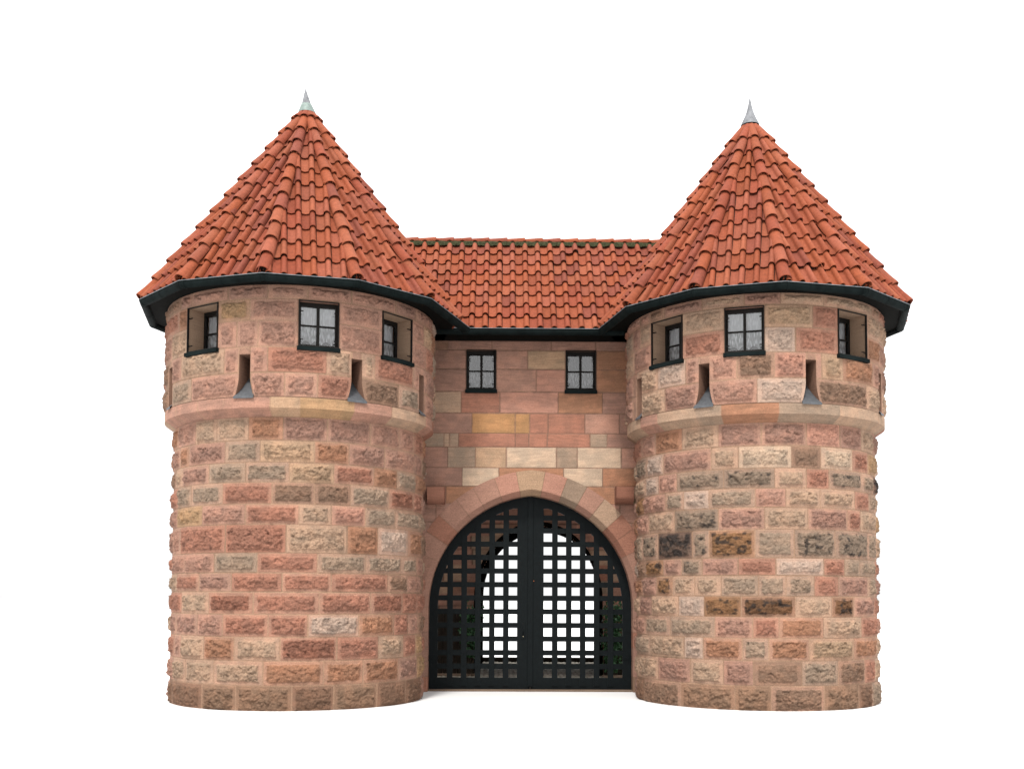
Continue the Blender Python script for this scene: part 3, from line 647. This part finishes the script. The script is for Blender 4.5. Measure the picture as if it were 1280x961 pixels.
# ------------------------------------------------------------------ the lattice gate
YD = .318
def leaf(sgn):
    root = bpy.data.objects.new('gate_leaf', None); link(root, GH); root.location = (XG, YD, 0); root['label'] = ('left' if sgn < 0 else 'right')+' leaf of the black lattice gate'; root.empty_display_size = .3
    hw = HW-.006; zb = .03
    f = MB(); fo, fi = 0.0, .150
    ss = [-ZS+zb]+list(np.linspace(-1.2, 0, 6))+list(np.linspace(.02, smax(0), 46))
    def q(s, off, y):
        o2 = -off
        if s < 0: return (sgn*(hw-off), y, ZS+s)
        s2 = min(s, math.acos(min(1, (EA+.015)/(RA-off)))); return (sgn*max(.0, (RA-.006-off)*math.cos(s2)-EA), y, ZS+(RA-.006-off)*math.sin(s2))
    f.grid([[q(s, fo, .055), q(s, fo, 0), q(s, fi, 0), q(s, fi, .055)] for s in ss])
    # centre stile, bottom rail, top plate
    f.box(*sorted((sgn*.004, sgn*.235)), .001, .054, zb, ZAPX-.045)
    f.box(*sorted((sgn*.235, sgn*(hw-.02))), .002, .053, zb, zb+.20)
    f.box(*sorted((sgn*.235, sgn*.30)), .002, .053, ZAPX-.22, ZAPX-.10)
    fo_ = f.build('leaf_frame', M['iron'], root)
    lt = MB(); P = .2475
    hx = .235+.155
    for i in range(6):                                   # upright flats, riveted over the cross flats
        xc = hx+.045+P*i
        if i == 5: break
        top = float(ZS+math.sqrt(max(0, (RA-.03)**2-(xc+.045+EA)**2))); lt.box(*sorted((sgn*(xc-.050), sgn*(xc+.050))), -.014, .008, zb+.055, top)
    zr = [on_plane(663, y, YD)[2] for y in (650, 666.2, 683, 699.7, 716.6, 733.6, 750.3, 767.3, 784.3, 801.3, 818.6, 835.6)]
    for z in [zr[0]+(zr[0]-zr[1])]+zr:                   # cross flats: their lower edge is the top of each hole
        z0, z1 = z-.003, z+.090
        xe = float(arc_x(z1, -.03))
        if z1 < ZAPX-.1: lt.box(sgn*.22 if sgn > 0 else -xe, xe if sgn > 0 else -.22, .010, .030, z0, z1)
    rv = lt
    for i in range(5):
        xc = hx+.045+P*i
        for z in zr+[zb+.10]:
            if arc_x(z+.05, -.12) > xc: rv.tube((sgn*xc, -.013, z+.043), (sgn*xc, -.021, z+.043), .009, 8, .005)
    for s in ss[::2]:
        x, _, z = q(s, .07, 0)
        if abs(x) > .3: rv.tube((x, .001, z), (x, -.006, z), .008, 8, .005)
    lt.build('lattice', M['iron'], root)
    if sgn < 0:
        a = MB(); a.box(-.045, .045, -.026, .002, zb+.045, ZAPX-.015); a.build('cover_strip', M['iron'], root, bevel=.003)
        k = MB(); zk = on_plane(655, 789, YD)[2]; k.box(-.165, -.085, -.008, .003, zk-.13, zk+.14); k.build('lock_plate', M['iron'], root, bevel=.003)
        hnd = MB(); hnd.tube((-.125, -.008, zk+.05), (-.125, -.05, zk+.05), .010); hnd.tube((-.125, -.045, zk+.055), (-.125, -.045, zk-.06), .009); hnd.build('handle', M['iron'], root, smooth=True)
        kh = MB(); kh.tube((-.125, -.006, zk-.085), (-.125, -.013, zk-.085), .007, 10); kh.build('keyhole', M['brass'], root)
    else:
        k = MB(); zz = on_plane(667.5, 726, YD)[2]; k.tube((.06, .0, zz), (.06, -.012, zz), .010, 8, .006); k.build('rusty_bolt', M['rust'], root)
    for z in (.55, 2.05):                                # strap pintles at the jamb
        h = MB(); h.box(*sorted((sgn*(hw-.16), sgn*(hw+.004))), -.012, .004, z, z+.05); h.tube((sgn*(hw-.008), -.012, z-.03), (sgn*(hw-.008), -.012, z+.08), .014); h.build('hinge', M['iron'], root)
    return root
for s in (-1, 1): leaf(s)
th = MB(); th.col = tuple(PAL['g']*.6); th.box(XG-1.86, XG+1.86, .16, .62, -.01, .028); th.build('threshold', M['ashlar'], GH, colour=True, bevel=.006)
# ------------------------------------------------------------------ behind the gate
CXR, HR = .30, 1.27; y0, y1 = 3.5, 8.0; ZSR = 1.6; apr = 3.14
def arx(z): return HR if z < ZSR else HR*math.sqrt(max(0, 1-((z-ZSR)/(apr-ZSR))**2.0))
iw = empty('inner_gateway', 'pinkish stone wall with a dark arched tunnel seen through the lattice of the gate', 'gateway', (0, 0, 0))
cr = []; z = 0
while z < 3.9:
    h = random.uniform(.24, .36); x = -3.6; bl = []
    while x < 3.9:
        w = random.uniform(.35, .8); bl.append((x, min(x+w, 3.9), random.choice('mmprtgs'), prm())); x += w
    cr.append((z, z+h, bl)); z += h
us = axis(-3.6, 3.6, .03, []); zs = axis(0, 3.9, .03, [])
masonry('wall', lambda U, Z, H: np.stack([U, y0-H, Z], -1), us, zs, cr, M['ashlar'], iw, holes=[lambda U, Z: np.abs(U-CXR) < np.vectorize(arx)(Z)-.0], rustic=False, mort=L3(120, 96, 80), tone=1.35)
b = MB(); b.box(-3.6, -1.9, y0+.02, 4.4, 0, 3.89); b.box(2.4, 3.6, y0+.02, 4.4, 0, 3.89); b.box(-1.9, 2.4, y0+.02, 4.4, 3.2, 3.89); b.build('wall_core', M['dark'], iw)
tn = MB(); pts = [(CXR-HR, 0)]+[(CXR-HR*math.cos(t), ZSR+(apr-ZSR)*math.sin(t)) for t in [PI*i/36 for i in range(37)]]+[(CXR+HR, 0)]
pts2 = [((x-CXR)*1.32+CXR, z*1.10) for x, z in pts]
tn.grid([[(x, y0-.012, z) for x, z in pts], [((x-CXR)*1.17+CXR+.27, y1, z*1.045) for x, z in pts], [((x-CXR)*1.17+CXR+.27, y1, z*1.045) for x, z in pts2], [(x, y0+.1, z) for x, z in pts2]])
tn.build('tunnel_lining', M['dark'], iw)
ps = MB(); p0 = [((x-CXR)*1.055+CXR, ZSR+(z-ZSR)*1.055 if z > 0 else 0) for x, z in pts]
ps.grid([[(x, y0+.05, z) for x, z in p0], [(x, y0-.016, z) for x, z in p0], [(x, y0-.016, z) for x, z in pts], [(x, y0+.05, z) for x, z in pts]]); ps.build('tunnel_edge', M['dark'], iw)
for (xa, xb, zz) in ((-1.95, -1.02, 1.35), (1.66, 2.2, .9)):
    x = xa; bd = MB()
    while x < xb: bd.box(x, min(x+.14, xb)-.008, y0-.075, y0-.03, .06, zz+random.uniform(-.01, .01)); x += .14
    bd.build('dark_boarding', M['timber'], iw)
kb = MB(); kb.col = tuple(PAL['g']); kb.box(-3.0, -1.0, y0-.22, y0-.02, 0, .075); kb.build('kerb', M['ashlar'], iw, colour=True, bevel=.01); kb = MB(); kb.col = tuple(PAL['g']); kb.box(1.62, 3.0, y0-.55, y0-.02, 0, .055); kb.build('kerb', M['ashlar'], iw, colour=True, bevel=.01)
sb = MB(); sb.box(-1.6, 2.2, 8.05, 8.25, 0, .14); so = sb.build('timber_sleeper', M['timber'], None, bevel=.01); tag(so, 'low dark timber beam lying across the far end of the cobbled passage', 'timber beam')
def ivy(label, cx, cy, z0, z1, w, n):
    root = empty('ivy_plant', label, 'ivy', (cx, cy, 0)); m = MB(); st = MB()
    stems = []
    for k in range(5):
        x = random.uniform(-w*.5, w*.5); p = Vector((x*.4, 0, 0)); 
        while p.z < z1: q = p+Vector((random.uniform(-.05, .05)+x*.06, random.uniform(-.02, .02), .09)); st.tube(p, q, .007, 5); p = q; stems.append(p.copy())
    for i in range(n):
        p = random.choice(stems)+Vector((random.gauss(0, w*.28), random.gauss(-.03, .06), random.gauss(0, .06)))
        if p.z < z0: continue
        s = random.uniform(.025, .048); R = Matrix.Rotation(random.uniform(0, 2*PI), 4, 'Z') @ Matrix.Rotation(random.uniform(.3, 1.7), 4, 'X') @ Matrix.Rotation(random.uniform(0, 6.28), 4, 'Y')
        m.add([p+R @ Vector(v)*s for v in ((0, 0, 0), (.7, .25, .1), (.55, .9, .0), (0, 1.35, -.15), (-.55, .9, 0), (-.7, .25, .1))], [(0, 1, 2, 3), (0, 3, 4, 5)])
    m.build('leaves', M['leaf'], root); st.build('stems', M['stem'], root)
ivy('green ivy climbing the left side of the tunnel mouth behind the gate', -1.12, 3.28, .40, 1.35, .16, 800)
ivy('taller green ivy climbing the right side of the tunnel mouth behind the gate', 1.80, 3.22, .12, 1.40, .22, 1400)
# cobbles: little domed setts as relief
us = np.arange(-2.7, 2.9, .022); ys = np.arange(.63, 8.0, .022); U, Y = np.meshgrid(us, ys)
best = np.full(U.shape, 9.); idh = np.zeros(U.shape); sec = np.full(U.shape, 9.); cs = .105
xi = np.floor(U/cs).astype(int); yi = np.floor(Y/cs).astype(int)
for i in (-1, 0, 1):
    for j in (-1, 0, 1):
        a, b_ = (xi+i) & 255, (yi+j) & 255; px = xi+i+.2+.6*LAT[a, b_]; py = yi+j+.2+.6*LAT[(a+37) & 255, (b_+11) & 255]
        d = np.hypot(U/cs-px, Y/cs-py); m_ = d < best; sec = np.where(m_, best, np.minimum(sec, d)); idh = np.where(m_, LAT[(a+99) & 255, b_], idh); best = np.where(m_, d, best)
gap = np.clip((sec-best)/.35, 0, 1); Zc = .006+.030*gap**.6+.008*idh
colr = (1.7*L3(150, 142, 128)*np.ones(U.shape+(3,)))*(.7+.6*idh)[..., None]*(.35+.65*gap)[..., None]
idx = np.arange(U.size).reshape(U.shape); q4 = np.stack([idx[:-1, :-1], idx[:-1, 1:], idx[1:, 1:], idx[1:, :-1]], -1).reshape(-1, 4)
pv = mesh_np('cobblestone_paving', np.stack([U, Y, Zc], -1).reshape(-1, 3), q4, M['cobble'], None, colr.reshape(-1, 3)); pv['kind'] = 'structure'
gr = MB(); gr.add([(-400, -400, 0), (400, -400, 0), (400, 400, 0), (-400, 400, 0)], [(0, 1, 2, 3)]); go = gr.build('ground', M['ground']); go['kind'] = 'structure'
# ------------------------------------------------------------------ light: bright white overcast sky and a very soft sun
SUN_EL, SUN_AZ = math.radians(57), math.radians(-14)        # azimuth measured from the camera side towards the left
W = bpy.data.worlds.new('World'); S.world = W; W.use_nodes = True; nt = W.node_tree; bg = nt.nodes['Background']
sky = N(nt, 'ShaderNodeTexSky'); sky.sky_type = 'NISHITA'; sky.sun_disc = False; sky.sun_elevation = SUN_EL; sky.sun_rotation = PI+SUN_AZ; sky.dust_density = 5
sc_ = N(nt, 'ShaderNodeVectorMath', operation='SCALE'); sc_.inputs['Scale'].default_value = .05; nt.links.new(sky.outputs[0], sc_.inputs[0])
tc = N(nt, 'ShaderNodeTexCoord'); sp = N(nt, 'ShaderNodeSeparateXYZ'); nt.links.new(tc.outputs['Generated'], sp.inputs[0])
mr = N(nt, 'ShaderNodeMapRange'); mr.inputs[1].default_value = 0; mr.inputs[2].default_value = 1; mr.inputs[3].default_value = 1.05; mr.inputs[4].default_value = 3.3; nt.links.new(sp.outputs[2], mr.inputs[0])
cl = N(nt, 'ShaderNodeCombineXYZ')
for i in range(3): nt.links.new(mr.outputs[0], cl.inputs[i])
mx = N(nt, 'ShaderNodeMix', data_type='RGBA'); mx.inputs[0].default_value = .96; nt.links.new(sc_.outputs[0], mx.inputs[6]); nt.links.new(cl.outputs[0], mx.inputs[7])
nt.links.new(mx.outputs[2], bg.inputs[0]); bg.inputs[1].default_value = 1.0
sl = bpy.data.lights.new('sun', 'SUN'); sl.energy = 4.0; sl.angle = math.radians(10); sl.color = (1, .97, .92); so = link(bpy.data.objects.new('sun', sl))
dirv = Vector((math.sin(SUN_AZ)*math.cos(SUN_EL), -math.cos(SUN_AZ)*math.cos(SUN_EL), math.sin(SUN_EL))); so.rotation_euler = dirv.to_track_quat('Z', 'Y').to_euler(); so.location = (0, -10, 20)
# ------------------------------------------------------------------ camera
cd = bpy.data.cameras.new('camera'); cam = link(bpy.data.objects.new('camera', cd)); S.camera = cam
cd.sensor_width = 36; cd.lens = F/1280*36; cd.shift_y = SY/1280; cd.clip_end = 2000; cd.clip_start = .1
Mx = Matrix(((AR[0], AU[0], -AF[0], CX), (AR[1], AU[1], -AF[1], -CD), (AR[2], AU[2], -AF[2], CZ), (0, 0, 0, 1))); cam.matrix_world = Mx
S.view_settings.view_transform = 'Standard'; S.view_settings.look = 'None'; S.view_settings.exposure = 0; S.view_settings.gamma = 1
S.cycles.max_bounces = 6; S.cycles.diffuse_bounces = 3; S.cycles.transparent_max_bounces = 8
